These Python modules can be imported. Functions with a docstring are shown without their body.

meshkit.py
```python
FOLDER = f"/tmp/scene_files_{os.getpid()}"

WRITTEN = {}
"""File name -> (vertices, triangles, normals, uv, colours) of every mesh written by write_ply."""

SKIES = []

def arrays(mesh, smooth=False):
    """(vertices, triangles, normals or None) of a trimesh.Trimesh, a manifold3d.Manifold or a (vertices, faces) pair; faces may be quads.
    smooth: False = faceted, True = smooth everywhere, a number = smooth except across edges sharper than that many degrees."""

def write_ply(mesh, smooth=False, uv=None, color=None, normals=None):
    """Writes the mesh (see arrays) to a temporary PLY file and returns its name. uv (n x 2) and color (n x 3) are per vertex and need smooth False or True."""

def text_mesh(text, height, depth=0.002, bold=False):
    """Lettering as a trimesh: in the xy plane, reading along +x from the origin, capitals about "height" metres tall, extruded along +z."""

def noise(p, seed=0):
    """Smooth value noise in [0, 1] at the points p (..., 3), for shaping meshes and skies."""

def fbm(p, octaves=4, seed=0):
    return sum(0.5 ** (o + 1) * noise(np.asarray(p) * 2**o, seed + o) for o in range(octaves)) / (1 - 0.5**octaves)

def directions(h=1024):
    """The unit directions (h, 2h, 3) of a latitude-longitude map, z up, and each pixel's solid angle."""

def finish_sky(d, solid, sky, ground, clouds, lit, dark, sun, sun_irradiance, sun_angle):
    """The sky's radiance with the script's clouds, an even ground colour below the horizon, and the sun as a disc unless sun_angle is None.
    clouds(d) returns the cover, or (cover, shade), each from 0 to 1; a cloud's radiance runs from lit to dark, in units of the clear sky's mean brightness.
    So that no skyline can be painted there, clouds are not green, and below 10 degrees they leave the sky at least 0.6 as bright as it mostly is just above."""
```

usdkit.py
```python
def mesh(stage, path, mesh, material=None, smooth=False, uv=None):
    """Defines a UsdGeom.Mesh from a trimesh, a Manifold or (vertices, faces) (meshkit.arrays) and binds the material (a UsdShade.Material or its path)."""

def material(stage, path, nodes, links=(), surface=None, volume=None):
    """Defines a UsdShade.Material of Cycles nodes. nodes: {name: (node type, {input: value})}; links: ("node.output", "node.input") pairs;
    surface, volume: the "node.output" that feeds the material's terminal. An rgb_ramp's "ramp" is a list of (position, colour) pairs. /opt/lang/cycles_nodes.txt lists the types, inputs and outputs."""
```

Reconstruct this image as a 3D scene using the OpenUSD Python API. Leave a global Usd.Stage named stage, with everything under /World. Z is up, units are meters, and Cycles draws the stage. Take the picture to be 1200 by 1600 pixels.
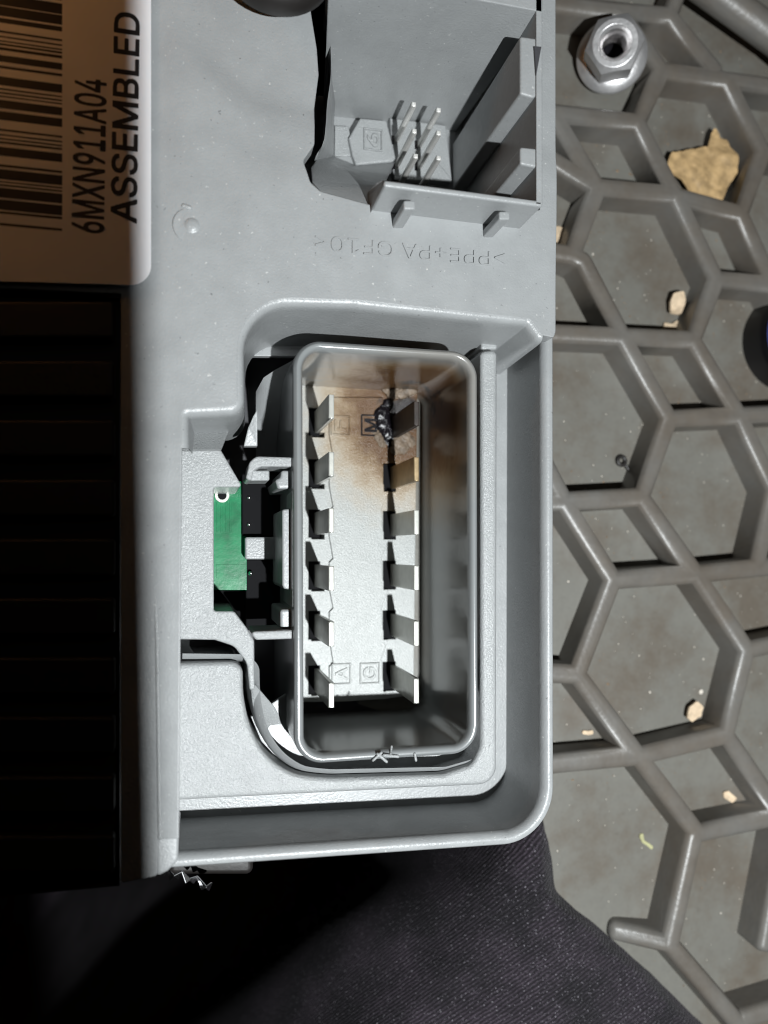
import math, random
import numpy as np, trimesh, manifold3d as m3, shapely
from shapely.geometry import Polygon
from pxr import Usd, UsdGeom, UsdLux, Gf, Sdf, UsdShade
import usdkit, meshkit
random.seed(7); rng = np.random.default_rng(7)
stage = Usd.Stage.CreateInMemory()
UsdGeom.SetStageUpAxis(stage, UsdGeom.Tokens.z); UsdGeom.SetStageMetersPerUnit(stage, 1.0)
UsdGeom.Xform.Define(stage, '/World'); UsdGeom.Scope.Define(stage, '/World/Looks')
# ------------------------------------------------------------------ camera
# lengths below are millimetres; z = 0 is the top panel of the module, the mat's floor lies at z = -33
ZG, MM = 33.0, 0.001
H, F_PX, CU, CV, NU, NV = 120.0, 1200.0, 600.0, 800.0, 310.0, 860.0   # NU,NV: where straight down meets the picture
def unit(a): a = np.asarray(a, float); return a / np.linalg.norm(a)
# camera axes: right, down, forward; world axes written in them
_zc = -unit([NU - CU, NV - CV, F_PX])
_yc = -unit([0.0, F_PX, -(NV - CV)])
_xc = np.cross(_yc, _zc)
R_CW = np.stack([_xc, _yc, _zc])                     # camera(right, down, fwd) -> world
CAM_RIGHT, CAM_DOWN, CAM_FWD = R_CW @ [1, 0, 0], R_CW @ [0, 1, 0], R_CW @ [0, 0, 1]
cam = UsdGeom.Camera.Define(stage, '/World/camera')
_up, _back = -CAM_DOWN, -CAM_FWD
cam.AddTransformOp().Set(Gf.Matrix4d(*CAM_RIGHT, 0, *_up, 0, *_back, 0, 0, 0, (H + ZG) * MM, 1))
cam.CreateFocalLengthAttr(4.3); cam.CreateHorizontalApertureAttr(4.3 * 1200 / F_PX)
cam.CreateClippingRangeAttr(Gf.Vec2f(0.005, 20)); cam.CreateFStopAttr(1.9); cam.CreateFocusDistanceAttr(0.134); cam.CreateExposureAttr(0.0)
def W(u, v, z):
    """The point at height z that is seen at photograph pixel u, v."""
    d = R_CW @ np.array([(u - CU) / F_PX, (v - CV) / F_PX, 1.0])
    t = (z - H) / d[2]
    return np.array([d[0] * t, d[1] * t, z])
def WXY(pts, z): return np.array([W(p[0], p[1], z)[:2] for p in pts])
# ------------------------------------------------------------------ lamps
LAMP = np.array([50.0, -70.0, 232.0])
def place(x, pos, target=None):
    pos = np.asarray(pos, float)
    if target is None: x.AddTranslateOp().Set(Gf.Vec3d(*((pos + [0, 0, ZG]) * MM))); return
    b = unit(pos - np.asarray(target, float)); r = unit(np.cross([0.01, 1, 0.02], b)); u = np.cross(b, r)
    x.AddTransformOp().Set(Gf.Matrix4d(*r, 0, *u, 0, *b, 0, *((pos + [0, 0, ZG]) * MM), 1))
fl = UsdLux.SphereLight.Define(stage, '/World/hand_torch'); fl.CreateRadiusAttr(0.0024); fl.CreateIntensityAttr(20500.0)
fl.CreateNormalizeAttr(False); fl.CreateColorAttr(Gf.Vec3f(0.945, 0.985, 1.0)); place(fl, LAMP)
rl = UsdLux.RectLight.Define(stage, '/World/room_lamp'); rl.CreateWidthAttr(0.5); rl.CreateHeightAttr(0.5); rl.CreateIntensityAttr(0.10)
rl.CreateColorAttr(Gf.Vec3f(1.0, 0.86, 0.72)); place(rl, [150, 350, 620], [30, 0, 0])
wl = UsdLux.SphereLight.Define(stage, '/World/amber_lamp'); wl.CreateRadiusAttr(0.006); wl.CreateIntensityAttr(18.0)
wl.CreateColorAttr(Gf.Vec3f(1.0, 0.43, 0.12)); place(wl, [-62, 104, 36])
# ------------------------------------------------------------------ materials
MATS = {}
def mat(name, nodes, links, surface='p.BSDF'):
    MATS[name] = usdkit.material(stage, '/World/Looks/' + name, nodes, links, surface=surface); return MATS[name]
def simple(name, col, rough=0.5, metal=0.0, grain=0, gs=0.0, bevel=0.0, var=0.0, var_scale=150, spec=0.5, stain=False, rvar=0.0, specks=False):
    """Plain surface with fine grain (relief), a slight tone variation and softened edges; stain = scorch around the burnt pin."""
    n = {'g': ('geometry', {}), 'p': ('principled_bsdf', {'roughness': rough, 'metallic': metal, 'specular_ior_level': spec, 'base_color': col})}
    l = []; last = None
    if bevel:
        n['bv'] = ('bevel', {'radius': bevel * MM, 'samples': 6}); last = 'bv.bevel'
    if grain:
        n['gn'] = ('noise_texture', {'scale': gs, 'detail': 3.0, 'roughness': 0.6}); l.append(('g.position', 'gn.vector'))
        n['bp'] = ('bump', {'strength': 1.0, 'distance': grain * MM}); l.append(('gn.fac', 'bp.height'))
        if last: l.append((last, 'bp.normal'))
        last = 'bp.normal'
    if last: l.append((last, 'p.normal'))
    cur = None
    if var:
        n['vn'] = ('noise_texture', {'scale': float(var_scale), 'detail': 5.0, 'roughness': 0.65}); l.append(('g.position', 'vn.vector'))
        lo, hi = [c * (1 - var) for c in col], [min(1, c * (1 + var)) for c in col]
        n['vr'] = ('rgb_ramp', {'ramp': [(0.0, lo), (0.3, lo), (0.7, hi), (1.0, hi)]}); l.append(('vn.fac', 'vr.fac'))
        cur = 'vr.color'
        if rvar:
            n['rr'] = ('map_range', {'from_min': 0.3, 'from_max': 0.7, 'to_min': rough - rvar, 'to_max': rough + rvar, 'clamp': True})
            l += [('vn.fac', 'rr.value'), ('rr.result', 'p.roughness')]
    if specks:     # pale dust and darker pin marks
        n['dk'] = ('noise_texture', {'scale': 1500.0, 'detail': 2.0}); n['dm'] = ('map_range', {'from_min': 0.70, 'from_max': 0.78, 'to_min': 0.0, 'to_max': 0.6, 'clamp': True})
        n['dx'] = ('mix', {'mix_type': 'mix', 'color2': (0.62, 0.62, 0.60)}); n['dl'] = ('map_range', {'from_min': 0.29, 'from_max': 0.22, 'to_min': 0.0, 'to_max': 0.6, 'clamp': True}); n['dy'] = ('mix', {'mix_type': 'mix', 'color2': (0.08, 0.08, 0.08)})
        l += [('g.position', 'dk.vector'), ('dk.fac', 'dm.value'), ('dk.fac', 'dl.value'), ('dm.result', 'dx.fac'), (cur, 'dx.color1'), ('dl.result', 'dy.fac'), ('dx.color', 'dy.color1')]
        cur = 'dy.color'
    if stain:
        c = (W(638, 640, -27) + [0, 0, ZG]) * MM
        n['so'] = ('vector_math', {'math_type': 'subtract', 'vector2': list(c)}); l.append(('g.position', 'so.vector1'))
        n['ss'] = ('vector_math', {'math_type': 'multiply', 'vector2': [1000, 950, 430]}); l.append(('so.vector', 'ss.vector1'))
        n['sl'] = ('vector_math', {'math_type': 'length'}); l.append(('ss.vector', 'sl.vector1'))
        n['sn'] = ('noise_texture', {'scale': 320.0, 'detail': 4.0, 'roughness': 0.6}); l.append(('g.position', 'sn.vector'))
        n['sm'] = ('math', {'math_type': 'multiply_add', 'value2': 9.0, 'value3': -4.5}); l.append(('sn.fac', 'sm.value1'))
        n['sa'] = ('math', {'math_type': 'add'}); l += [('sl.value', 'sa.value1'), ('sm.value', 'sa.value2')]
        n['zs'] = ('separate_xyz', {}); n['zf'] = ('map_range', {'range_type': 'smoothstep', 'from_min': (ZG - 13) * MM, 'from_max': (ZG - 5.5) * MM, 'to_min': 1.0, 'to_max': 0.12, 'clamp': True}); l += [('g.position', 'zs.vector'), ('zs.z', 'zf.value')]
        prev = cur
        for k, (r0, r1, cc, amt) in enumerate([(25, 9, (0.36, 0.25, 0.125), .97), (17.5, 8.5, (0.095, 0.044, 0.016), .95), (5.6, 3.0, (0.012, 0.009, 0.009), 1.0)]):
            n[f'm{k}'] = ('map_range', {'range_type': 'smoothstep', 'from_min': float(r0), 'from_max': float(r1), 'to_min': 0.0, 'to_max': amt, 'clamp': True}); l.append(('sa.value', f'm{k}.value'))
            n[f'x{k}'] = ('mix', {'mix_type': 'mix', 'color1': col, 'color2': cc}); l.append((f'm{k}.result', f'x{k}.fac'))
            if prev: l.append((prev, f'x{k}.color1'))
            if k < 2: l[-1 if not prev else -2] = (f'm{k}.result', f'z{k}.value1'); n[f'z{k}'] = ('math', {'math_type': 'multiply'}); l += [('zf.result', f'z{k}.value2'), (f'z{k}.value', f'x{k}.fac')]
            prev = f'x{k}.color'
        cur = prev
    if cur: l.append((cur, 'p.base_color'))
    return mat(name, n, l)
GREY = (0.295, 0.305, 0.308)
simple('grey_plastic', GREY, 0.34, grain=0.06, gs=2600.0, bevel=0.35, var=0.06, rvar=0.07, specks=True)
simple('grey_letter', GREY, 0.36, var=0.06)
simple('grained_plastic', (0.325, 0.336, 0.338), 0.24, grain=0.16, gs=3100.0, bevel=0.4, var=0.06, rvar=0.06, specks=True)
simple('smooth_plastic', (0.215, 0.226, 0.228), 0.20, grain=0.010, gs=1200.0, bevel=0.3, var=0.04, stain=True)
simple('socket_floor_plastic', (0.37, 0.385, 0.375), 0.30, grain=0.09, gs=3400.0, bevel=0.25, var=0.05, stain=True)
simple('deep_plastic', (0.05, 0.05, 0.055), 0.5, grain=0.03, gs=1500.0)
simple('dark_metal_cover', (0.010, 0.009, 0.008), 0.55, grain=0.03, gs=1500.0)
simple('tin_blade', (0.50, 0.50, 0.46), 0.36, metal=0.35, grain=0.012, gs=1800.0, bevel=0.12, var=0.12, var_scale=500)
simple('tin_pin', (0.78, 0.77, 0.74), 0.40, metal=0.45, grain=0.01, gs=1800.0, bevel=0.12, var=0.08, var_scale=500)
simple('browned_blade', (0.34, 0.25, 0.14), 0.42, metal=0.5, grain=0.012, gs=1800.0, bevel=0.12, var=0.25, var_scale=450)
simple('burnt_metal', (0.030, 0.022, 0.018), 0.55, grain=0.05, gs=1500.0, bevel=0.1, var=0.5, var_scale=500)
simple('char', (0.006, 0.005, 0.007), 0.30, spec=0.3, grain=0.05, gs=1500.0, var=0.6, var_scale=700)
simple('melted_plastic', (0.17, 0.13, 0.095), 0.5, spec=0.3, grain=0.04, gs=1700.0, var=0.40, var_scale=700)
simple('dark_housing', (0.006, 0.006, 0.007), 0.8, spec=0.15)
simple('circuit_green', (0.006, 0.17, 0.066), 0.25, grain=0.02, gs=900.0, var=0.35, var_scale=260)
simple('label_paper', (0.80, 0.80, 0.82), 0.45, grain=0.01, gs=900.0, var=0.02)
simple('label_ink', (0.010, 0.009, 0.010), 0.5, var=0.3, var_scale=1500)
simple('solder', (0.75, 0.75, 0.74), 0.25, metal=1.0)
simple('zinc', (0.66, 0.65, 0.65), 0.36, metal=0.75, grain=0.05, gs=1400.0, bevel=0.25, var=0.22, var_scale=300)
simple('zinc_dark', (0.62, 0.60, 0.60), 0.30, metal=1.0, var=0.3, var_scale=500)
simple('dry_leaf', (0.46, 0.31, 0.15), 0.6, grain=0.07, gs=1600.0, var=0.42, var_scale=300)
simple('pale_chip', (0.62, 0.48, 0.33), 0.7, grain=0.15, gs=900.0, var=0.25, var_scale=600)
simple('green_fibre', (0.42, 0.41, 0.22), 0.6, var=0.2)
simple('soil', (0.20, 0.14, 0.09), 0.85, var=0.5, var_scale=900)
simple('dust', (0.60, 0.55, 0.48), 0.7)
simple('black_rubber', (0.016, 0.014, 0.013), 0.45, grain=0.03, gs=900.0, var=0.2)
simple('cap_black', (0.004, 0.004, 0.005), 0.35)
simple('blue_gloss', (0.05, 0.07, 0.30), 0.12, spec=0.8)
simple('foil', (0.75, 0.75, 0.76), 0.22, metal=1.0, var=0.1)
simple('phone_black', (0.02, 0.02, 0.02), 0.35)
# grey-brown rubber mat with soft dirt
mat('mat_rubber', {'g': ('geometry', {}), 'n1': ('noise_texture', {'scale': 45.0, 'detail': 6.0, 'roughness': 0.65}), 'n2': ('noise_texture', {'scale': 900.0, 'detail': 3.0}),
    'n3': ('noise_texture', {'scale': 260.0, 'detail': 5.0, 'roughness': 0.7}),
    'r': ('rgb_ramp', {'ramp': [(0.0, (0.105, 0.087, 0.07)), (0.36, (0.12, 0.104, 0.087)), (0.62, (0.148, 0.142, 0.131)), (1.0, (0.155, 0.151, 0.143))]}),
    'r3': ('rgb_ramp', {'ramp': [(0.0, (0.72, 0.70, 0.68)), (0.42, (0.95, 0.95, 0.95)), (0.66, (1.05, 1.03, 1.0)), (1.0, (1.5, 1.42, 1.3))]}),
    'mx': ('mix', {'mix_type': 'multiply', 'fac': 0.8}), 'bv': ('bevel', {'radius': 0.0005, 'samples': 6}),
    'b': ('bump', {'strength': 1.0, 'distance': 0.00006}), 'p': ('principled_bsdf', {'roughness': 0.38, 'specular_ior_level': 0.55})},
    [('g.position', 'n1.vector'), ('g.position', 'n2.vector'), ('g.position', 'n3.vector'), ('n1.fac', 'r.fac'), ('n3.fac', 'r3.fac'), ('r.color', 'mx.color1'), ('r3.color', 'mx.color2'), ('mx.color', 'p.base_color'),
     ('n2.fac', 'b.height'), ('bv.bevel', 'b.normal'), ('b.normal', 'p.normal')])
mat('mat_floor', {'g': ('geometry', {}), 'n1': ('noise_texture', {'scale': 38.0, 'detail': 7.0, 'roughness': 0.7}), 'n2': ('noise_texture', {'scale': 1300.0, 'detail': 3.0}), 'n3': ('noise_texture', {'scale': 500.0, 'detail': 6.0, 'roughness': 0.75}),
    'r': ('rgb_ramp', {'ramp': [(0.0, (0.10, 0.080, 0.062)), (0.38, (0.125, 0.108, 0.088)), (0.55, (0.160, 0.156, 0.139)), (1.0, (0.172, 0.174, 0.158))]}),
    'r3': ('rgb_ramp', {'ramp': [(0.0, (0.55, 0.52, 0.48)), (0.42, (0.95, 0.94, 0.93)), (0.68, (1.05, 1.04, 1.02)), (0.75, (1.6, 1.5, 1.38)), (1.0, (1.9, 1.8, 1.65))]}),
    'mx': ('mix', {'mix_type': 'multiply', 'fac': 0.85}), 'b': ('bump', {'strength': 1.0, 'distance': 0.00003}), 'p': ('principled_bsdf', {'roughness': 0.42, 'specular_ior_level': 0.4})},
    [('g.position', 'n1.vector'), ('g.position', 'n2.vector'), ('g.position', 'n3.vector'), ('n1.fac', 'r.fac'), ('n3.fac', 'r3.fac'), ('r.color', 'mx.color1'), ('r3.color', 'mx.color2'), ('mx.color', 'p.base_color'), ('n2.fac', 'b.height'), ('b.normal', 'p.normal')])
# dark twill: diagonal ribs, fuzz and pale flecks
mat('dark_twill', {'t': ('texture_coordinate', {}), 'mp': ('mapping', {'rotation': (0, 0, math.radians(-38))}), 'mp2': ('mapping', {'rotation': (0, 0, math.radians(-38)), 'scale': (0.7, 2.3, 1.0)}),
    'mp3': ('mapping', {'rotation': (0, 0, math.radians(-38)), 'scale': (2.2, 0.5, 1.0)}),
    'w': ('wave_texture', {'wave_type': 'bands', 'bands_direction': 'y', 'scale': 0.36, 'distortion': 2.2, 'detail': 3.0, 'detail_scale': 1.6}),
    'n': ('noise_texture', {'scale': 1.0, 'detail': 5.0, 'roughness': 0.75}), 'n3': ('noise_texture', {'scale': 1.0, 'detail': 3.0, 'roughness': 0.7}), 'nl': ('noise_texture', {'scale': 0.06, 'detail': 5.0, 'roughness': 0.65}),
    'nf': ('noise_texture', {'scale': 2.4, 'detail': 2.0, 'roughness': 0.6}),
    'a1': ('math', {'math_type': 'multiply_add', 'value2': 2.2}), 'a2': ('math', {'math_type': 'multiply_add', 'value2': 0.8}),
    'fl': ('map_range', {'from_min': 0.645, 'from_max': 0.70, 'to_min': 0.0, 'to_max': 0.8, 'clamp': True}),
    'wc': ('rgb_ramp', {'ramp': [(0.0, (0.005, 0.004, 0.005)), (0.45, (0.011, 0.009, 0.012)), (0.75, (0.024, 0.020, 0.026)), (1.0, (0.055, 0.047, 0.058))]}), 'wm': ('map_range', {'from_min': 1.0, 'from_max': 2.75, 'clamp': True}),
    'cl': ('rgb_ramp', {'ramp': [(0.0, (0.25, 0.25, 0.25)), (0.40, (0.5, 0.5, 0.52)), (0.60, (1.4, 1.3, 1.36)), (1.0, (2.6, 2.2, 2.4))]}), 'mu': ('mix', {'mix_type': 'multiply', 'fac': 1.0}),
    'mx': ('mix', {'mix_type': 'mix', 'color2': (0.42, 0.40, 0.44)}), 'b': ('bump', {'strength': 1.0, 'distance': 0.00024}),
    'p': ('principled_bsdf', {'roughness': 0.8, 'specular_ior_level': 0.25, 'sheen_weight': 0.08, 'sheen_roughness': 0.5})},
    [('t.UV', 'mp.vector'), ('mp.vector', 'w.vector'), ('t.UV', 'mp2.vector'), ('mp2.vector', 'n.vector'), ('t.UV', 'mp3.vector'), ('mp3.vector', 'n3.vector'), ('t.UV', 'nl.vector'), ('t.UV', 'nf.vector'),
     ('n.fac', 'a1.value1'), ('w.fac', 'a1.value3'), ('n3.fac', 'a2.value1'), ('a1.value', 'a2.value3'), ('a2.value', 'wm.value'), ('wm.result', 'wc.fac'),
     ('nf.fac', 'fl.value'), ('nl.fac', 'cl.fac'), ('wc.color', 'mu.color1'), ('cl.color', 'mu.color2'), ('mu.color', 'mx.color1'), ('fl.result', 'mx.fac'), ('mx.color', 'p.base_color'),
     ('wm.result', 'b.height'), ('b.normal', 'p.normal')])
# ------------------------------------------------------------------ scene helpers
USED = {}
def numbered(parent, name):
    k = (parent, name); i = USED.get(k, -1) + 1; USED[k] = i
    return name if i == 0 else f'{name}_{i:03d}'
def meta(p, label=None, cat=None, group=None, kind=None):
    for k, x in (('label', label), ('category', cat), ('group', group), ('kind', kind)):
        if x: p.SetCustomDataByKey(k, x)
    return p
def thing(name, label, cat, loc=(0, 0, 0), group=None):
    x = UsdGeom.Xform.Define(stage, '/World/' + numbered('/World', name))
    x.AddTranslateOp().Set(Gf.Vec3d(*[float(c) * MM for c in loc]))
    p = x.GetPrim(); ORIGIN[str(p.GetPath())] = np.array(loc, float)
    return meta(p, label, cat, group)
ORIGIN = {}
def obj(parent, name, mesh, m, smooth=32, label=None, **kw):
    """One Mesh prim; the mesh is given in millimetres in the common frame."""
    pp = '/World' if parent is None else str(parent.GetPath())
    o = np.zeros(3)
    for q, c in ORIGIN.items():
        if pp == q or pp.startswith(q + '/'): o = c
    v, f, _ = meshkit.arrays(mesh)
    v = (v + [0, 0, ZG] - o) * MM
    t = trimesh.Trimesh(v, f, process=False)
    p = usdkit.mesh(stage, pp + '/' + numbered(pp, name), t, MATS[m], smooth=smooth).GetPrim()
    return meta(p, label, **kw)
# ------------------------------------------------------------------ shape helpers (millimetres)
def fillet(P, radii, closed=True, n=8):
    P = np.asarray(P, float); N = len(P); out = []
    radii = np.broadcast_to(np.asarray(radii, float), (N,))
    for i in range(N):
        if (not closed and i in (0, N - 1)) or radii[i] <= 0: out.append(P[i]); continue
        a, b, c = P[i - 1], P[i], P[(i + 1) % N]
        d1, d2 = unit(a - b), unit(c - b)
        ang = math.acos(np.clip(d1 @ d2, -1, 1))
        if ang > math.pi - 0.02: out.append(b); continue
        lim = 0.48 * min(np.linalg.norm(a - b), np.linalg.norm(c - b))
        r = min(radii[i], lim * math.tan(ang / 2)); t = r / math.tan(ang / 2)
        ctr = b + unit(d1 + d2) * r / math.sin(ang / 2)
        s, e = b + d1 * t - ctr, b + d2 * t - ctr
        w = math.acos(np.clip(unit(s) @ unit(e), -1, 1))
        for k in range(n + 1):
            q = k / n; out.append(ctr + (math.sin((1 - q) * w) * s + math.sin(q * w) * e) / math.sin(w))
    return np.array(out)
def area(P): x, y = P[:, 0], P[:, 1]; return 0.5 * np.sum(x * np.roll(y, -1) - y * np.roll(x, -1))
def ccw(P): return P if area(P) > 0 else P[::-1]
def offset(P, d, closed=True):
    """Moves the path to its left by d (inwards for a counter-clockwise loop)."""
    if closed: a, c = np.roll(P, 1, 0), np.roll(P, -1, 0)
    else: a, c = np.vstack([2 * P[0] - P[1], P[:-1]]), np.vstack([P[1:], 2 * P[-1] - P[-2]])
    d1, d2 = P - a, c - P
    d1 /= np.linalg.norm(d1, axis=1, keepdims=True) + 1e-12; d2 /= np.linalg.norm(d2, axis=1, keepdims=True) + 1e-12
    n1, n2 = np.stack([-d1[:, 1], d1[:, 0]], 1), np.stack([-d2[:, 1], d2[:, 0]], 1)
    b = n1 + n2; b /= np.linalg.norm(b, axis=1, keepdims=True) + 1e-12
    k = 1 / np.clip((b * n1).sum(1, keepdims=True), 0.4, 1)
    return P + b * k * d
def sweep(P, profile, closed=True, loop=False, caps=False):
    """The profile (offset to the left, z) carried along path P. loop: the profile closes on itself."""
    rings = np.stack([np.column_stack([offset(P, o, closed), np.full(len(P), z)]) for o, z in profile])   # k, n, 3
    K, N = rings.shape[:2]; V = rings.reshape(-1, 3); F = []
    for k in range(K if loop else K - 1):
        k2 = (k + 1) % K
        for i in range(N if closed else N - 1):
            j = (i + 1) % N
            F += [[k * N + i, k * N + j, k2 * N + j], [k * N + i, k2 * N + j, k2 * N + i]]
    if caps and not closed:
        pr = np.array(profile, float); tri = m3.triangulate([ccw(pr)])
        idx = np.arange(K) if area(pr) > 0 else np.arange(K)[::-1]
        for t in tri:
            F.append([idx[t[0]] * N, idx[t[2]] * N, idx[t[1]] * N]); F.append([idx[t[0]] * N + N - 1, idx[t[1]] * N + N - 1, idx[t[2]] * N + N - 1])
    t = trimesh.Trimesh(V, np.array(F), process=False)
    return t
def fixn(t):
    t = trimesh.Trimesh(t.vertices, t.faces, process=True); trimesh.repair.fix_normals(t); return t
def prism(P, z, zb, bevel=0.4, radius=0.0, bottom=True, draft=0.0):
    """A solid plate of outline P (mm) from zb to z with a rounded upper edge."""
    P = np.asarray(P, float); rad = np.broadcast_to(np.asarray(radius, float), (len(P),)); radius = np.where(rad > 0, np.maximum(rad, 1.15 * bevel), 0)
    P = ccw(fillet(P, radius) if np.any(np.asarray(radius) > 0) else P)
    b = min(bevel, (z - zb) * 0.45)
    while b > 0.02 and not Polygon(offset(P, b)).is_valid: b *= 0.6
    prof = [(-draft, zb)] + ([(b * (1 - math.cos(a)), z - b + b * math.sin(a)) for a in np.linspace(0, math.pi / 2, 5)] if b > 0 else [(0, z)])
    s = sweep(P, prof); N = len(P); K = len(prof); V = s.vertices
    top = m3.triangulate([V[(K - 1) * N:, :2]]); F = [s.faces, top + (K - 1) * N]
    if bottom: F.append(m3.triangulate([V[:N, :2]])[:, ::-1])
    return trimesh.Trimesh(V, np.vstack(F), process=False)
def pprism(px, z, zb, bevel=0.4, radius=0.0, **k): return prism(WXY(px, z), z, zb, bevel, radius, **k)
def curve(P, n=28):
    P = np.asarray(P, float); from_ = np.concatenate([[0], np.cumsum(np.linalg.norm(np.diff(P[:, :2], axis=0), axis=1))])
    from scipy.interpolate import PchipInterpolator
    tt = np.linspace(0, from_[-1], n); return np.column_stack([PchipInterpolator(from_, c)(tt) for c in P.T])
def bx(u0, v0, u1, v1, z, zb, bevel=0.3, radius=0.25): return pprism([(u0, v0), (u1, v0), (u1, v1), (u0, v1)], z, zb, bevel, radius)
def cat(*m): return trimesh.util.concatenate([trimesh.Trimesh(*meshkit.arrays(x)[:2], process=False) for x in m])
def loft(A, B, capA=False, capB=False):
    """Quads between two rows of points (closed rows)."""
    A, B = np.asarray(A, float), np.asarray(B, float); N = len(A); V = np.vstack([A, B]); F = []
    for i in range(N):
        j = (i + 1) % N; F += [[i, j, N + j], [i, N + j, N + i]]
    if capA: F += m3.triangulate([ccw(A[:, :2])]).tolist()
    if capB: F += (m3.triangulate([ccw(B[:, :2])]) + N).tolist()
    return trimesh.Trimesh(V, np.array(F), process=False)
def sheet(pts, thick=1.2, down=(0, 0, -1)):
    """A slab under a polygon of free 3-D points."""
    A = np.asarray(pts, float); B = A + np.asarray(down, float) * thick; N = len(A)
    tri = m3.triangulate([ccw(A[:, :2])]); idx = np.arange(N) if area(A[:, :2]) > 0 else np.arange(N)[::-1]
    F = [idx[tri], idx[tri][:, ::-1] + N]
    side = []
    for i in range(N):
        j = (i + 1) % N; side += [[i, i + N, j + N], [i, j + N, j]]
    return fixn(trimesh.Trimesh(np.vstack([A, B]), np.vstack(F + [side]), process=False))
def lathe(profile, n=40, center=(0, 0, 0)):
    r = trimesh.creation.revolve(np.array(profile, float), sections=n); r.apply_translation(center); return r
def ball_hull(pts, r, seg=12):
    return m3.Manifold.batch_hull([m3.Manifold.sphere(r if np.ndim(r) == 0 else r[i], seg).translate(tuple(map(float, p))) for i, p in enumerate(pts)])
def tmesh(t):
    t = trimesh.Trimesh(np.asarray(t.vertices), np.asarray(t.faces)); t.merge_vertices()
    return m3.Manifold(m3.Mesh(np.asarray(t.vertices, np.float32), np.asarray(t.faces, np.uint32)))
def mtri(M): m = M.to_mesh(); return trimesh.Trimesh(m.vert_properties[:, :3], m.tri_verts, process=False)
def mprism(px, z, zb, radius=0.0):
    P = ccw(WXY(px, z)); P = fillet(P, radius) if radius else P
    return m3.Manifold.extrude(m3.CrossSection([P]), float(z - zb)).translate((0, 0, float(zb)))
def text_fit(text, x0, y0, length, height, z, depth, rot, bold=True):
    """Lettering fitted into length x height, starting at x0, y0 and turned by rot degrees."""
    t = meshkit.text_mesh(text, 1.0, 1.0, bold); b = t.bounds
    v = (t.vertices - b[0]) / (b[1] - b[0]) * [length, height, depth]
    c, s = math.cos(math.radians(rot)), math.sin(math.radians(rot))
    v = np.column_stack([v[:, 0] * c - v[:, 1] * s + x0, v[:, 0] * s + v[:, 1] * c + y0, v[:, 2] + z])
    return trimesh.Trimesh(v, t.faces, process=False)
def smoothstep(a, b, x): t = np.clip((x - a) / (b - a), 0, 1); return t * t * (3 - 2 * t)
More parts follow.
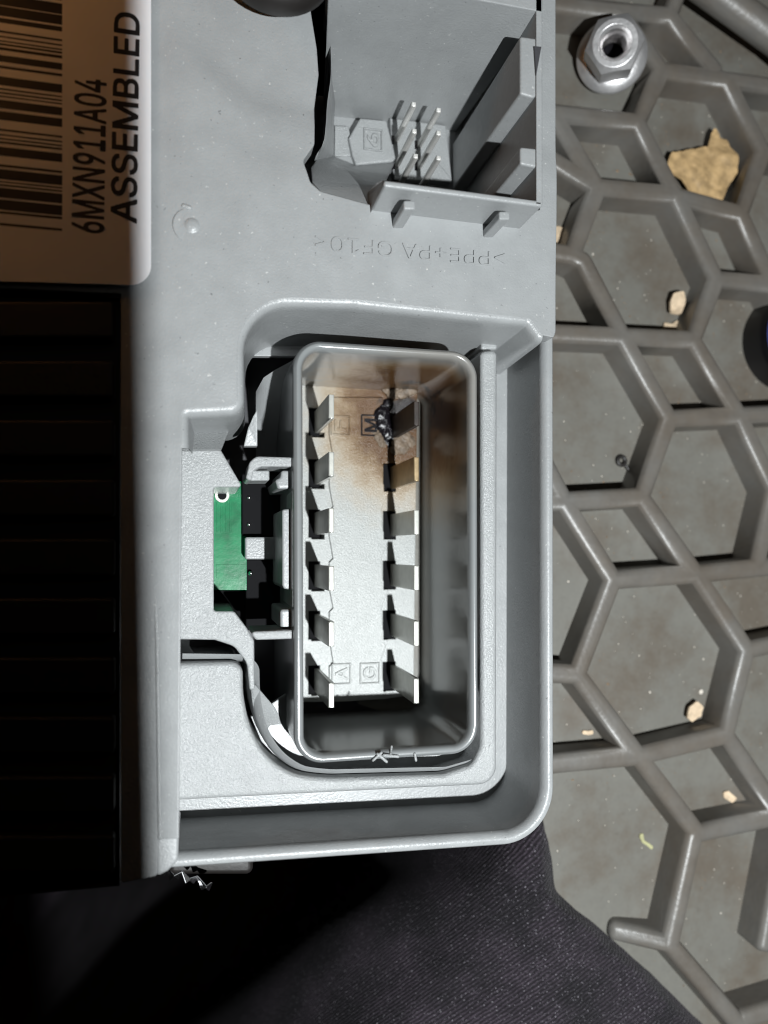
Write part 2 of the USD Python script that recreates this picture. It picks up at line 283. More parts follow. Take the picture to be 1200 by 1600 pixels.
# ================================================================== the mat (ground)
ZR, ZF = -26.0, -33.0
gm = thing('rubber_mat', 'dark grey brown rubber mat with a raised honeycomb of hexagonal ribs', 'mat', (0, 0, 0))
obj(gm, 'mat_base', pprism([(560, -700), (2100, -700), (2100, 2600), (1420, 1930), (1108, 1612), (1040, 1545), (962, 1475), (930, 1450), (868, 1392), (850, 1290), (830, 1190), (560, 1100)], ZF, ZF - 4, 0), 'mat_floor', False)
SEG = [((850, 171), (1000, 187)), ((1000, 187), (1060, 304)), ((868, 175), (937, 289)), ((937, 289), (1060, 301)), ((1060, 301), (1124, 434)), ((1060, 303), (1162, 331)),
 ((1162, 331), (1230, 480)), ((1000, 187), (1038, 106)), ((1038, 106), (1140, 121)), ((1140, 121), (1197, 234)), ((1197, 234), (1162, 331)), ((1038, 106), (970, 12)), ((1050, 20), (1122, 106)), ((970, 12), (1050, 20)),
 ((970, 12), (860, 0)), ((1050, 20), (1080, -60)), ((1140, 121), (1260, 138)), ((1197, 234), (1290, 243)), ((850, 236), (937, 291)), ((937, 291), (897, 396)), ((840, 386), (897, 396)), ((897, 396), (915, 405)), ((915, 405), (976, 522)),
 ((800, 516), (980, 524)), ((980, 524), (1087, 529)), ((1124, 434), (1087, 529)), ((1124, 434), (1230, 444)), ((976, 524), (1050, 653)), ((1087, 529), (1160, 648)), ((1050, 653), (1160, 648)), ((1160, 648), (1300, 640)),
 ((1050, 653), (1006, 776)), ((1160, 648), (1215, 765)), ((820, 785), (885, 783)), ((885, 783), (1006, 776)), ((830, 676), (885, 783)), ((1006, 776), (1092, 897)), ((885, 785), (962, 906)), ((962, 906), (1092, 897)),
 ((1092, 897), (1260, 880)), ((962, 906), (905, 1055)), ((1092, 897), (1172, 1016)), ((1215, 765), (1187, 885)), ((1215, 765), (1300, 760)), ((800, 1049), (905, 1055)), ((905, 1055), (1001, 1183)), ((840, 1198), (1001, 1183)), ((1001, 1183), (1139, 1150)),
 ((1172, 1016), (1139, 1150)), ((1172, 1016), (1300, 990)), ((1139, 1150), (1235, 1290)), ((1001, 1183), (1094, 1304)), ((1094, 1304), (1300, 1262)), ((1090, 1306), (1052, 1478)), ((985, 1474), (1052, 1478)), ((1052, 1480), (1190, 1640)), ((1235, 1290), (1200, 1480)), ((1166, 1596), (1280, 1560))]
ribs = []
for a, b in SEG:
    A, B = W(*a, ZR), W(*b, ZR); t = unit(B - A); nrm = np.array([-t[1], t[0], 0])
    pts, rr = [], []
    if a == (985, 1474): A = A - [0, 0, 4.5]
    for P in (A, B):
        for s in (-1, 1):
            pts += [P + nrm * s * 0.55 + [0, 0, -1.55], P * [1, 1, 0] + nrm * s * 1.6 + [0, 0, ZF - 0.7]]; rr += [1.55, 0.7]
    ribs.append(ball_hull(pts, rr, 14))
obj(gm, 'honeycomb_rib', m3.Manifold.batch_boolean(ribs, m3.OpType.Add), 'mat_rubber', 40)
tube = ball_hull([W(1075, -40, -24), W(1215, 62, -25)], 3.6, 28) + ball_hull([W(1215, 62, -25), W(1330, 160, -25)], 3.6, 28)
obj(gm, 'edge_bead', tube, 'mat_rubber', 40, label='thick rounded bead along the rim of the mat')
# ================================================================== dark cloth
cl_u, cl_v = np.linspace(-120, 1150, 150), np.linspace(1130, 1900, 80)
U, V = np.meshgrid(cl_u, cl_v)
edge = np.interp(V, [1130, 1290, 1390, 1410, 1445, 1475, 1520, 1555, 1605, 1900], [835, 862, 874, 888, 936, 968, 1022, 1056, 1108, 1400])
S = (U + 120) / (1150 + 120)
Ue = -120 + S * (edge + 120)                                  # last column follows the cloth's edge
dd = np.clip(860 - (V - 1350) * 0.80 - Ue + 16 * np.sin(V / 60 + Ue / 90) * smoothstep(1340, 1450, V), 0, 720)
Z = -29.0 - 8 * smoothstep(880, 600, Ue) - 0.00056 * dd ** 2 + 1.2 * np.sin(Ue / 70 + V / 110) * smoothstep(0.0, 0.25, 1 - S)
Z -= 4.5 * smoothstep(0.965, 1.0, S) ** 2
pts = np.array([W(u, v, z) for u, v, z in zip(Ue.ravel(), V.ravel(), Z.ravel())])
n = pts.copy() * 90e-3; pts[:, 2] += 0.8 * (meshkit.fbm(n * 3, 3, 5) - 0.5)
nu, nv = len(cl_u), len(cl_v); ii, jj = np.meshgrid(np.arange(nv - 1), np.arange(nu - 1), indexing='ij')
q = np.stack([ii * nu + jj, (ii + 1) * nu + jj, (ii + 1) * nu + jj + 1, ii * nu + jj + 1], -1).reshape(-1, 4)
top = np.vstack([q[:, [0, 1, 2]], q[:, [0, 2, 3]]]); M = len(pts)
# closed under side so the cloth has thickness
under = pts - [0, 0, 1.1]
bnd = [(i) for i in range(nu)] + [i * nu + nu - 1 for i in range(1, nv)] + [(nv - 1) * nu + j for j in range(nu - 2, -1, -1)] + [i * nu for i in range(nv - 2, 0, -1)]
side = []
for k in range(len(bnd)):
    a, b = bnd[k], bnd[(k + 1) % len(bnd)]; side += [[a, b, b + M], [a, b + M, a + M]]
G3 = pts.reshape(nv, nu, 3)
su = np.concatenate([np.zeros((nv, 1)), np.cumsum(np.linalg.norm(np.diff(G3, axis=1), axis=2), 1)], 1); su += G3[:, -1:, 0] - su[:, -1:]
sv = np.concatenate([np.zeros((1, nu)), -np.cumsum(np.linalg.norm(np.diff(G3, axis=0), axis=2), 0)], 0) * 0 + G3[:, -1:, 1]
uv = np.column_stack([su.ravel(), np.broadcast_to(sv, su.shape).ravel()])
ct = trimesh.Trimesh((np.vstack([pts, under]) + [0, 0, ZG]) * MM, np.vstack([top, top[:, ::-1] + M, side]), process=False)
if ct.face_normals[:len(top), 2].mean() < 0: ct.faces = ct.faces[:, ::-1]
meta(usdkit.mesh(stage, '/World/cloth', ct, MATS['dark_twill'], smooth=True, uv=np.vstack([uv, uv])).GetPrim(), 'black twill cloth lying under the lower end of the grey module', 'cloth')
# ================================================================== the control module
mod = thing('control_module', 'grey plastic electronic control module with a burnt connector socket', 'control module', (0, 0, 33 - 36))
ORIGIN[str(mod.GetPath())] = np.array([0, 0, 33 - 36.0])
# --- top panel: outline at z = 0 with the big recess cut out below and the small connector's pocket
RP = fillet(WXY([(868, 522), (845, 524), (828, 499), (560, 470), (371, 464), (371, 637), (284, 640), (284, 700), (279, 1311)], 0), [0, 0.6, 1.2, 6.0, 9.5, 1.5, 1.2, 0, 0], closed=False)
outer = WXY([(279, 1311), (248, 1314), (245, 1372), (188, 1384), (188, 456), (-140, 440), (-140, -120), (868, -120), (868, 522)], 0)
outer = fillet(outer, [0, 0, .5, .5, 0, 0, 0, 0, 2.2], closed=True)
panel2d = np.vstack([RP[1:-1], outer[:-1] if False else outer])
pk = WXY([(487, -30), (487, 15), (496, 70), (499, 112), (492, 165), (491, 226), (473, 252), (484, 287), (500, 301), (578, 322), (590, 330), (842, 330), (842, 40), (750, 14)], 0)
pocket = fillet(pk, [0, 1, 2, 2, 2, 1, 1.2, 1.2, 1.2, .5, .5, .3, 0, 0])
pm = m3.CrossSection([ccw(panel2d)]) - m3.CrossSection([ccw(pocket)])
def px_of(v):
    d = (v - [0, 0, H]) @ R_CW; return CU + F_PX * d[:, 0] / d[:, 2], CV + F_PX * d[:, 1] / d[:, 2]
poly = [Polygon(q) for q in pm.to_polygons()]
area_ = max(poly, key=lambda q: q.area)
for q in poly:
    if q is not area_: area_ = area_.difference(q)
x0_, y0_, x1_, y1_ = area_.bounds; cell = 2.6; tv, tf = [], []
for gx in np.arange(x0_, x1_, cell):
    col_ = area_.intersection(shapely.box(gx, y0_ - 1, gx + cell, y1_ + 1))
    for gy in np.arange(y0_, y1_, cell):
        pc = col_.intersection(shapely.box(gx, gy, gx + cell, gy + cell))
        for g_ in getattr(pc, 'geoms', [pc]):
            if g_.geom_type != 'Polygon' or g_.area < 1e-7: continue
            rings_ = [np.array(g_.exterior.coords)[:-1]]; rings_[0] = ccw(rings_[0])
            t_ = m3.triangulate([rings_[0]]); k0 = sum(len(a) for a in tv); tv.append(rings_[0]); tf.append(t_ + k0)
tv = np.vstack(tv); pv = trimesh.Trimesh(np.column_stack([tv, np.zeros(len(tv))]), np.vstack(tf), process=False)
pv.merge_vertices(digits_vertex=4)
pv = trimesh.Trimesh(pv.vertices, pv.faces, process=False); pv.update_faces(pv.nondegenerate_faces())
x, y, z = pv.vertices.T
u0, v0 = px_of(np.column_stack([x, y, np.zeros_like(x)]))
dz = -0.9 * smoothstep(294, 232, u0)
dz += 0.45 * smoothstep(352, 384, u0) * smoothstep(235, 275, v0) * smoothstep(470, 300, v0)
rc = np.hypot(u0 - 500, v0 + 50)
dz -= 0.9 * smoothstep(246, 214, rc) * smoothstep(640, 560, u0)
top_v = np.column_stack([x, y, dz]); nT = len(top_v)
e = np.sort(pv.edges, 1); ue, cnt = np.unique(e, axis=0, return_counts=True); once = {tuple(q) for q in ue[cnt == 1]}
sides = []
for a_, b_ in pv.edges:
    if tuple(sorted((a_, b_))) in once: sides += [[b_, a_, a_ + nT], [b_, a_ + nT, b_ + nT]]
pv = trimesh.Trimesh(np.vstack([top_v, np.column_stack([x, y, np.full(nT, -3.2)])]), np.vstack([pv.faces, pv.faces[:, ::-1] + nT, sides]), process=False)
obj(mod, 'top_panel', pv, 'grey_plastic', 24)
# rounded brow and wall dropping from the panel into the recess
WP = RP[1:-1]
wp = [(-0.02, -0.02), (0.25, -0.06), (0.55, -0.22), (0.85, -0.55), (1.05, -1.1), (1.2, -2.2), (2.3, -20.0)]
obj(mod, 'recess_wall', sweep(WP[::-1] if False else WP, [(-o if False else o, z_) for o, z_ in wp], closed=False), 'grey_plastic', 40)
# thin side wall at the panel's right end and the lower tab
obj(mod, 'side_skirt', cat(sweep(WXY([(868, -120), (868, 520)], 0)[::-1], [(0.05, -0.3), (0.2, -12)], closed=False)), 'grey_plastic')
# --- outer rim round the recess
OP = fillet(WXY([(848, 512), (848, 1297), (248, 1336)], -4), [0, 7.0, 0], closed=False, n=14)
OP = OP[::-1] if np.cross(OP[1] - OP[0], OP[len(OP) // 2] - OP[0]) > 0 else OP
obj(mod, 'outer_rim', sweep(OP, [(-0.1, -30), (0.0, -5.6), (0.25, -4.6), (0.8, -4.05), (1.3, -3.95), (1.9, -4.1), (2.2, -4.6), (2.35, -6), (3.0, -21)], closed=False, loop=True, caps=True), 'grey_plastic', 35)
LP = WXY([(838, 1272), (822, 1291), (786, 1304), (700, 1311), (248, 1343)], -7); LP = fillet(LP, [0, 3, 5, 5, 0], closed=False, n=8)
obj(mod, 'rim_lip', sweep(LP if np.cross(LP[1] - LP[0], (LP[len(LP) // 2] - LP[0])) < 0 else LP, [(0.0, -12), (0.05, -7.5), (0.4, -7.0), (1.2, -6.9), (1.6, -12)], closed=False, loop=True, caps=True), 'grained_plastic', 35)
obj(mod, 'burr', cat(bx(432, 1324, 446, 1333, -6.0, -8.5, .2), bx(527, 1318, 640, 1327, -6.4, -9, .2)), 'grained_plastic')
# --- floors
gut = m3.CrossSection([ccw(WXY([(240, 470), (850, 480), (838, 1225), (822, 1262), (780, 1285), (240, 1335)], -20))]) - m3.CrossSection([ccw(WXY([(296, 555), (742, 560), (735, 1165), (400, 1165), (296, 1010)], -20))])
obj(mod, 'gutter_floor', m3.Manifold.extrude(gut, 1.5).translate((0, 0, -21.5)), 'grey_plastic', False)
obj(mod, 'base_floor', pprism([(215, 200), (850, 200), (830, 1300), (215, 1320)], -35, -36, 0), 'deep_plastic', False)
# --- ledge round the socket
SC = [tuple(q) for q in curve([(520, 1216), (470, 1212), (432, 1194), (404, 1163), (387, 1120), (380, 1075)], 22)]
IN = [(752, 548), (752, 1168), (738, 1196), (690, 1211)] + SC + [(380, 1034)]
led = WXY([(270, 1036)] + [(270, 1252)] + [(777, 1226), (778, 546)] + IN, -9)
obj(mod, 'ledge', prism(led, -9, -30, 0.85, [0.5, 0.6, 3.2, 0.8, 0.4, 3, 2, 3] + [0] * 22 + [2.2]), 'grained_plastic', 30)
# sloping shoulder below the ledge's inner edge
SH = fillet(WXY([(748, 1172), (735, 1190), (690, 1203)] + [tuple(q) for q in curve([(520, 1207), (475, 1203), (440, 1185), (414, 1155), (398, 1115), (392, 1072)], 22)] + [(391, 1042), (380, 1031), (285, 1030)], -13), [0, 2, 3] + [0] * 22 + [1, 1, 0], closed=False)
obj(mod, 'ledge_shoulder', sweep(SH, [(-1.3, -10.2), (-0.3, -11.2), (0.2, -12.6), (0.35, -15), (0.45, -30)], closed=False), 'grey_plastic', 40)
# --- socket shell
SP = fillet(ccw(WXY([(458, 528), (748, 549), (749, 1178), (460, 1197)], -4)), [4.8, 4.8, 4.8, 4.8], n=12)
shell_prof = [(-0.3, -34), (0.0, -5.0), (0.2, -4.4), (0.6, -4.02), (1.0, -4.0), (1.35, -4.25), (1.6, -4.9), (1.7, -6.0), (1.9, -34)]
obj(mod, 'socket_shell', sweep(SP, shell_prof, loop=True), 'smooth_plastic', 40)
obj(mod, 'moulding_flash', ball_hull([W(583, 1188, -3.8), W(596, 1176, -3.5)], .22) + ball_hull([W(590, 1178, -3.7), W(604, 1190, -3.7)], .25) + ball_hull([W(612, 1166, -4.2), W(610, 1180, -3.8)], .18) + ball_hull([W(600, 1180, -3.6), W(622, 1182, -3.8)], .25) + ball_hull([W(648, 1178, -3.9), W(650, 1188, -3.9)], .22), 'grained_plastic')
# --- socket floor with its contact slots
ZS = -31.0
fl2 = m3.Manifold.extrude(m3.CrossSection([ccw(WXY([(468, 598), (600, 606), (652, 598), (646, 1086), (600, 1092), (540, 1096), (468, 1097)], ZS))]), 3.5).translate((0, 0, ZS - 3.5))
TR = [646, 733, 816, 903, 990, 1080]; TL = [635, 725, 813, 904, 991, 1087]
ZT = -14.0
cuts, raised = [], []
def foot(u, v): p = W(u, v, ZT); return p[0], p[1]
for v in TR:
    X, Y = foot(651, v); cuts.append(m3.Manifold.cube((2.7, 5.8, 8), True).translate((X - 0.85, Y, ZS)))
for v in TL:
    X, Y = foot(518, v); cuts.append(m3.Manifold.cube((2.3, 5.6, 8), True).translate((X - 0.55, Y, ZS))); cuts.append(m3.Manifold.cube((2.6, 1.0, 8), True).translate((X + 0.2, Y - 2.6, ZS)))
for v_, t_ in [(q, 'R') for q in TR] + [(q, 'L') for q in TL]:
    X, Y = foot(651 if t_ == 'R' else 518, v_); dX, wd = (-0.85, 2.66) if t_ == 'R' else (-0.55, 2.26)
    obj(mod, 'contact_slot', trimesh.creation.box((wd, 5.5, .3)).apply_translation((X + dX, Y, ZS - .75)), 'dark_housing', False)
body = fl2
for c in cuts: body = body - c
# centre strip stands slightly proud, its edges notched between the contacts
strip = [(520, 622)]
for v in TL: strip += [(520, 860 + (v - 860) * .886 - 26), (514, 860 + (v - 860) * .886 - 20), (514, 860 + (v - 860) * .886 + 20)]
strip += [(520, 1085), (598, 1083)]
for v in TR[::-1]: strip += [(606, 860 + (v - 860) * .886 + 22), (597, 860 + (v - 860) * .886 + 8), (595, 860 + (v - 860) * .886 - 26)]
strip += [(598, 622)]
cs = m3.Manifold.extrude(m3.CrossSection([ccw(WXY(strip, ZS))]), 0.9).translate((0, 0, ZS - 0.3))
for c in cuts: cs = cs - c
obj(mod, 'socket_floor', body + cs, 'socket_floor_plastic', 25)
def letter_tile(ch, u0, v0, u1, v1, z, m, parent=mod):
    a, b = W(u0, v1, z), W(u1, v0, z); w, h = b[0] - a[0], b[1] - a[1]
    fr = m3.Manifold.cube((w, h, .35)) - m3.Manifold.cube((w - .5, h - .5, 1)).translate((.25, .25, -.2))
    fr = mtri(fr); fr.apply_translation((a[0], a[1], z - .02))
    t = text_fit(ch, b[0] - 0.7, a[1] + 0.8, h - 1.6, w - 1.4, z - .02, .3, 90)
    obj(parent, 'letter_tile', cat(fr, t), m, 25)
zt = ZS + 0.6
letter_tile('F', 517, 650, 547, 680, zt, 'socket_floor_plastic'); letter_tile('M', 564, 649, 594, 681, zt, 'char')
letter_tile('A', 518, 1036, 548, 1070, zt, 'socket_floor_plastic'); letter_tile('G', 562, 1035, 593, 1069, zt, 'socket_floor_plastic')
# --- twelve contact blades
def blade(u, v, m, label=None, w=4.4, t=1.0):
    X, Y = foot(u, v)
    P = np.array([(-t / 2, -w / 2), (t / 2, -w / 2), (t / 2, w / 2), (-t / 2, w / 2)]) + [X, Y]
    return obj(mod, 'contact_blade', prism(P, ZT, -35, 0.22), m, 25, label=label)
for k, v in enumerate(TL): blade(518, v, 'tin_blade', w=4.3)
for k, v in enumerate(TR): blade(651, v, ['burnt_metal', 'browned_blade'][k] if k < 2 else 'tin_blade', ['black burnt contact blade', 'brown heat stained contact blade'][k] if k < 2 else None)
# char and melted plastic round the burnt blade
X, Y = foot(651, TR[0])
def lumps(seeds, m, name, lab, s=0):
    parts = [m3.Manifold.sphere(r * 1.3, 16).scale((1, 1, .38)).translate(tuple(map(float, p))) for p, r in seeds]
    t = mtri(m3.Manifold.batch_boolean(parts, m3.OpType.Add).refine_to_length(.25))
    t = trimesh.smoothing.filter_taubin(t, iterations=8)
    nn = meshkit.fbm(np.asarray(t.vertices) * 2.2, 4, s)[:, None] - .5
    t.vertices = t.vertices + t.vertex_normals * nn * 0.55
    obj(mod, name, t, m, 60, label=lab)
lumps([(W(601, 640, ZS + .5), 1.0), (W(598, 655, ZS + .5), 1.1), (W(604, 668, ZS + .5), 1.0), (W(599, 678, ZS + .4), .9), (W(606, 632, ZS + .5), .9), (W(604, 690, ZS + .3), .9), (W(612, 683, ZS + .6), .8), (W(590, 668, ZS + .4), .6), (W(596, 662, ZS + .4), 1.0), (W(602, 652, ZS + .4), 1.1), (W(597, 648, ZS + .7), 1.3), (W(600, 662, ZS + .7), 1.3), (W(606, 676, ZS + .8), 1.2), (W(592, 657, ZS + .4), .9)], 'char', 'char_crust', 'black charred plastic at the burnt contact', 3)
lumps([(W(615, 612, ZS + .8), 1.3), (W(628, 610, ZS + 1.2), 1.4), (W(640, 606, ZS + 1.6), 1.4), (W(606, 606, ZS + .8), 1.0), (W(622, 600, ZS + 2.0), 1.0)], 'melted_plastic', 'melted_lump', 'pale melted plastic above the burnt contact', 8)
lumps([(W(622, 690, ZS + .8), 1.1), (W(632, 683, ZS + .8), 1.2), (W(628, 698, ZS + .8), 1.2), (W(640, 690, ZS + .6), 1.0), (W(618, 703, ZS + .5), .8)], 'melted_plastic', 'melted_lump', 'pale melted plastic below the burnt contact', 12)
lumps([(W(592, 683, ZS + .7), .8), (W(597, 692, ZS + .6), .7), (W(588, 676, ZS + .6), .5)], 'melted_plastic', 'melted_lump', 'pale melted bead beside the burnt contact', 15)
# --- side opening with the circuit board
blk = fillet(WXY([(278, 703), (345, 703), (379, 761), (334, 761), (334, 955), (366, 955), (386, 982), (397, 1002), (398, 1078), (390, 1078), (386, 1036), (366, 1010), (336, 1000), (278, 999)], -8), [.5, .4, .4, .4, .4, 1, 2, .5, .5, .3, 3, 2.5, .5, .5])
obj(mod, 'board_frame', prism(blk, -8, -30, 0.45), 'grained_plastic', 30)
obj(mod, 'frame_ramp', sheet([W(278, 703, -8.1), W(300, 704, -8.1), W(345, 704, -8.1), W(360, 668, -13.5), W(298, 668, -13.5), W(278, 672, -12.5)], 3), 'grained_plastic', False)
obj(mod, 'frame_clip', sheet([W(402, 640, -7), W(402, 697, -8.5), W(381, 697, -8.5), W(388, 668, -8), W(396, 650, -7)], 2.0), 'grey_plastic', False)
pcb = obj(mod, 'circuit_board', bx(326, 752, 386, 922, -24, -25.5, .1, .1), 'circuit_green', 25)
P = W(347, 774, -23.9)
obj(pcb, 'via_ring', trimesh.creation.annulus(.8, 1.3, .3).apply_translation(P), 'tin_blade', 30)
obj(pcb, 'via_hole', trimesh.creation.cylinder(.74, .3).apply_translation(P - [0, 0, .03]), 'dark_housing', 30)
obj(pcb, 'solder_mask_trace', cat(*[bx(338 + 7 * q, 781, 340.5 + 7 * q, 832, -23.9, -24.05, .02, .05) for q in range(4)], bx(338, 882, 384, 904, -23.9, -24.05, .02, .1)), 'circuit_green', 25)
obj(mod, 'relay_housing', cat(bx(378, 740, 470, 838, -23, -32, .3, .3), bx(384, 874, 470, 985, -24, -32, .3, .3), bx(326, 917, 382, 985, -29, -32, .2)), 'dark_housing', 25, label='black component inside the side opening')
for u, v in ((389, 778), (389, 820), (392, 896)):
    obj(mod, 'solder_joint', lathe([(0, .7), (.3, .5), (.45, 0), (0, -.1)], 14, W(u, v, -22.9)), 'solder', 60)
obj(mod, 'bracket', pprism([(384, 748), (390, 722), (400, 713), (472, 715), (472, 729), (408, 729), (396, 735), (393, 752)], -6, -14, .4, [.3, 1.2, 1.5, 0, 0, .8, .8, .2]), 'grained_plastic')
obj(mod, 'bracket_step', bx(388, 735, 421, 751, -9.5, -16, .25), 'grained_plastic')
obj(mod, 'bracket', pprism([(390, 987), (472, 984), (472, 998), (400, 1000)], -6, -16, .5, .5), 'grained_plastic')
obj(mod, 'guide_block', pprism([(440, 735), (470, 735), (470, 763), (434, 764), (430, 750), (438, 746)], -8, -30, .4, .4), 'grey_plastic')
obj(mod, 'guide_block', bx(438, 952, 470, 983, -8, -26, .4, .5), 'grey_plastic')
obj(mod, 'guide_rail', bx(457, 763, 470, 952, -4.8, -30, .55, .5), 'grained_plastic')
obj(mod, 'guide_plate', pprism([(441, 796), (459, 794), (459, 922), (444, 920), (441, 914)], -7.5, -30, .3, .4), 'grey_plastic')
obj(mod, 'centre_tab', bx(383, 839, 446, 874, -20.5, -23, .3, .4), 'grey_plastic')
# --- moat details beside the shell
obj(mod, 'moat_ramp', sheet([W(391, 1070, -8.6), W(399, 1070, -9), W(430, 1106, -14.2), W(458, 1163, -16), W(470, 1180, -17), W(440, 1172, -17), W(418, 1150, -15.5), W(396, 1108, -12.5)], 2), 'grained_plastic', 60)
mr = [[W(400, 612, -25), W(412, 590, -20), W(430, 578, -18), W(452, 566, -16), W(462, 560, -16)], [W(400, 625, -26), W(414, 606, -21.5), W(430, 596, -20), W(450, 592, -19), W(462, 592, -19)], [W(400, 690, -29), W(414, 680, -28), W(430, 680, -28), W(450, 680, -27), W(462, 680, -27)], [W(400, 735, -31), W(414, 735, -31), W(430, 735, -31), W(450, 735, -31), W(462, 735, -31)]]
g = np.array(mr).reshape(-1, 3); fq = [[r * 5 + c, (r + 1) * 5 + c, (r + 1) * 5 + c + 1, r * 5 + c + 1] for r in range(3) for c in range(4)]
obj(mod, 'moat_hump', (g, np.array(fq)), 'grey_plastic', 60)
mf = m3.CrossSection([ccw(WXY([(392, 1120), (408, 1158), (440, 1192), (500, 1208), (690, 1205), (735, 1192), (752, 1168), (752, 1080), (455, 1080)], -15))]) - m3.CrossSection([ccw(SP)])
obj(mod, 'moat_floor', m3.Manifold.extrude(mf, 1.2).translate((0, 0, -16.2)), 'grey_plastic', False)
obj(mod, 'step_rib', bx(752, 515, 777, 546, -11, -21, .4, .3), 'grey_plastic')
# --- small connector pocket at the top
ZP = -25.0
obj(mod, 'pocket_floor', pprism([(470, 150), (730, 150), (730, 310), (470, 310)], ZP - 2, ZP - 4, 0), 'grey_plastic', False)
tw = [W(514, -32, 9), W(750, 0, 9), W(846, 18, 9)]; bw = [W(505, 180, ZP - 2), W(640, 195, ZP - 2), W(712, 205, ZP - 2)]
back = [p + [0, 2.5, 0] for p in tw]
V = np.array(tw + bw + back + [p + [0, 3, 0] for p in bw]); 
obj(mod, 'pocket_back_wall', fixn(trimesh.Trimesh(V, np.array([[0, 3, 4], [0, 4, 1], [1, 4, 5], [1, 5, 2], [0, 1, 7], [0, 7, 6], [1, 2, 8], [1, 8, 7], [6, 7, 10], [6, 10, 9], [7, 8, 11], [7, 11, 10], [2, 5, 11], [2, 11, 8], [0, 6, 9], [0, 9, 3]]), process=False)), 'grey_plastic', False)
tr_, br_ = [W(838, 16, 9), W(838, 318, 9)], [W(706, 197, ZP - 2), W(711, 290, ZP - 2)]
rw = m3.Manifold.batch_hull
A, B = tr_[0], tr_[1]
side_w = sheet([A + [0, 2.4, 0], B, B + [1.05, 0, 0], A + [1.05, 2.4, 0]], 9 - (ZP - 2) + 1)
side_w.vertices = side_w.vertices
obj(mod, 'pocket_side_wall', side_w, 'grey_plastic', False)
obj(mod, 'pocket_side_wall', bx(839.5, -90, 848.5, 14, 8.6, -2, .2, .1), 'grey_plastic')
fw = pprism([(600, 281), (848, 314), (848, 323), (600, 291)], 9, -24, .35, .25)
obj(mod, 'pocket_front_wall', fw, 'grey_plastic')
obj(mod, 'front_wall_end', sheet([W(600, 281, 8.5), W(603, 291, 8.5), W(578, 334, 0.1), W(575, 300, -3), W(590, 284, -4)], 2.0), 'grey_plastic', False)
obj(mod, 'guide_rib', pprism([(813, 56), (840, 60), (840, 150), (832, 152), (813, 146)], 8.6, ZP, .35, .3), 'grey_plastic')
obj(mod, 'guide_rib', pprism([(813, 229), (840, 232), (840, 262), (813, 256)], 8.6, ZP, .35, .3), 'grey_plastic')
obj(mod, 'rib_pocket', sheet([W(835, 72, 9.1), W(846, 73, 9.1), W(838, 117, 9.1)], .3), 'deep_plastic', False)
obj(mod, 'front_stub', bx(631, 313, 649, 327, 7.5, -1, .25, .15), 'grey_plastic'); obj(mod, 'front_stub', bx(780, 330, 797, 343, 7.5, -1, .25, .15), 'grey_plastic')
obj(mod, 'pocket_ramp', sheet([W(488, 284, -2.0), W(503, 301, -0.5), W(577, 321, -0.5), W(600, 290, -6), W(618, 252, ZP), W(555, 258, ZP), W(552, 244, ZP), W(520, 244, ZP), W(496, 248, -15), W(486, 262, -8)], 1.5), 'grey_plastic', 30)
lw = list(curve([W(514, -60, -6), W(508, 15, -6), W(516, 62, -6), W(517, 112, -6.3), W(511, 165, -7), W(506, 222, -9), W(493, 244, -12), W(494, 258, -16)], 36)) + [W(522, 244, ZP), W(522, 190, ZP), W(530, 60, -14), W(532, -60, -14)]
obj(mod, 'pocket_left_wall', sheet(lw, 3), 'grey_plastic', 40)
blkA = pprism([(523, 196), (545, 197), (553, 243), (523, 244)], ZP + .3, ZP - 4, .2); blkB = pprism([(563, 184), (604, 188), (619, 247), (613, 252), (556, 257), (550, 240), (545, 215)], ZP + 1.3, ZP - 4, .3, .3)
blkC = pprism([(609, 184), (697, 196), (706, 282), (616, 280)], ZP, ZP - 4, .2)
obj(mod, 'header_block', cat(blkA, blkB, blkC), 'socket_floor_plastic' if False else 'grained_plastic', 25)
letter_tile('6', 568, 204, 597, 234, ZP + 1.3, 'grained_plastic')
obj(mod, 'header_ramp', sheet([W(680, 248, ZP + .2), W(706, 280, ZP + .2), W(665, 280, ZP + .2)], .8), 'grained_plastic', False)
for u, v in ((647, 162), (686, 171), (648, 204), (686, 207), (650, 243), (686, 246)):
    p = W(u, v, -12); s = .44
    obj(mod, 'header_pin', prism(np.array([(-s, -s), (s, -s), (s, s), (-s, s)]) + p[:2], -12, ZP - 1, .3), 'tin_pin', 25)
    obj(mod, 'pin_slot', prism(np.array([(-1.0, -.9), (-.44, -.9), (-.44, .9), (-1.0, .9)]) + p[:2], ZP + .05, ZP - .5, 0), 'char', False)
# --- raised moulding text, dowel mark and round boss
a, b = W(788, 397, 0), W(492, 372, 0)
obj(mod, 'moulded_text', text_fit('>PPE+PA GF10<', a[0], a[1], a[0] - b[0], 2.5, 0.45, .06, 180, bold=False), 'grey_letter', False)
obj(mod, 'ridge_bead', ball_hull([W(240, 860, -1.3), W(246, 1010, -.85)], .34) + ball_hull([W(246, 1010, -.85), W(250, 1309, -.8)], .36), 'grained_plastic', 60)
c = W(300, 352, 0)
obj(mod, 'ejector_mark', lathe([(0, .42), (.7, .38), (1.05, .2), (1.25, -.02), (2.0, -.04), (2.9, -.06), (3.0, -1), (0, -1)], 36, c), 'grey_plastic', 50)
obj(mod, 'ejector_nib', ball_hull([W(287, 322, -.15), W(296, 325, -.05)], .40), 'grained_plastic', 60)
obj(mod, 'corner_tab', pprism([(243, 1304), (280, 1302), (278, 1346), (262, 1362), (243, 1372)], -1.4, -12, .5, [.3, .3, 1, 1, .3]), 'grey_plastic')
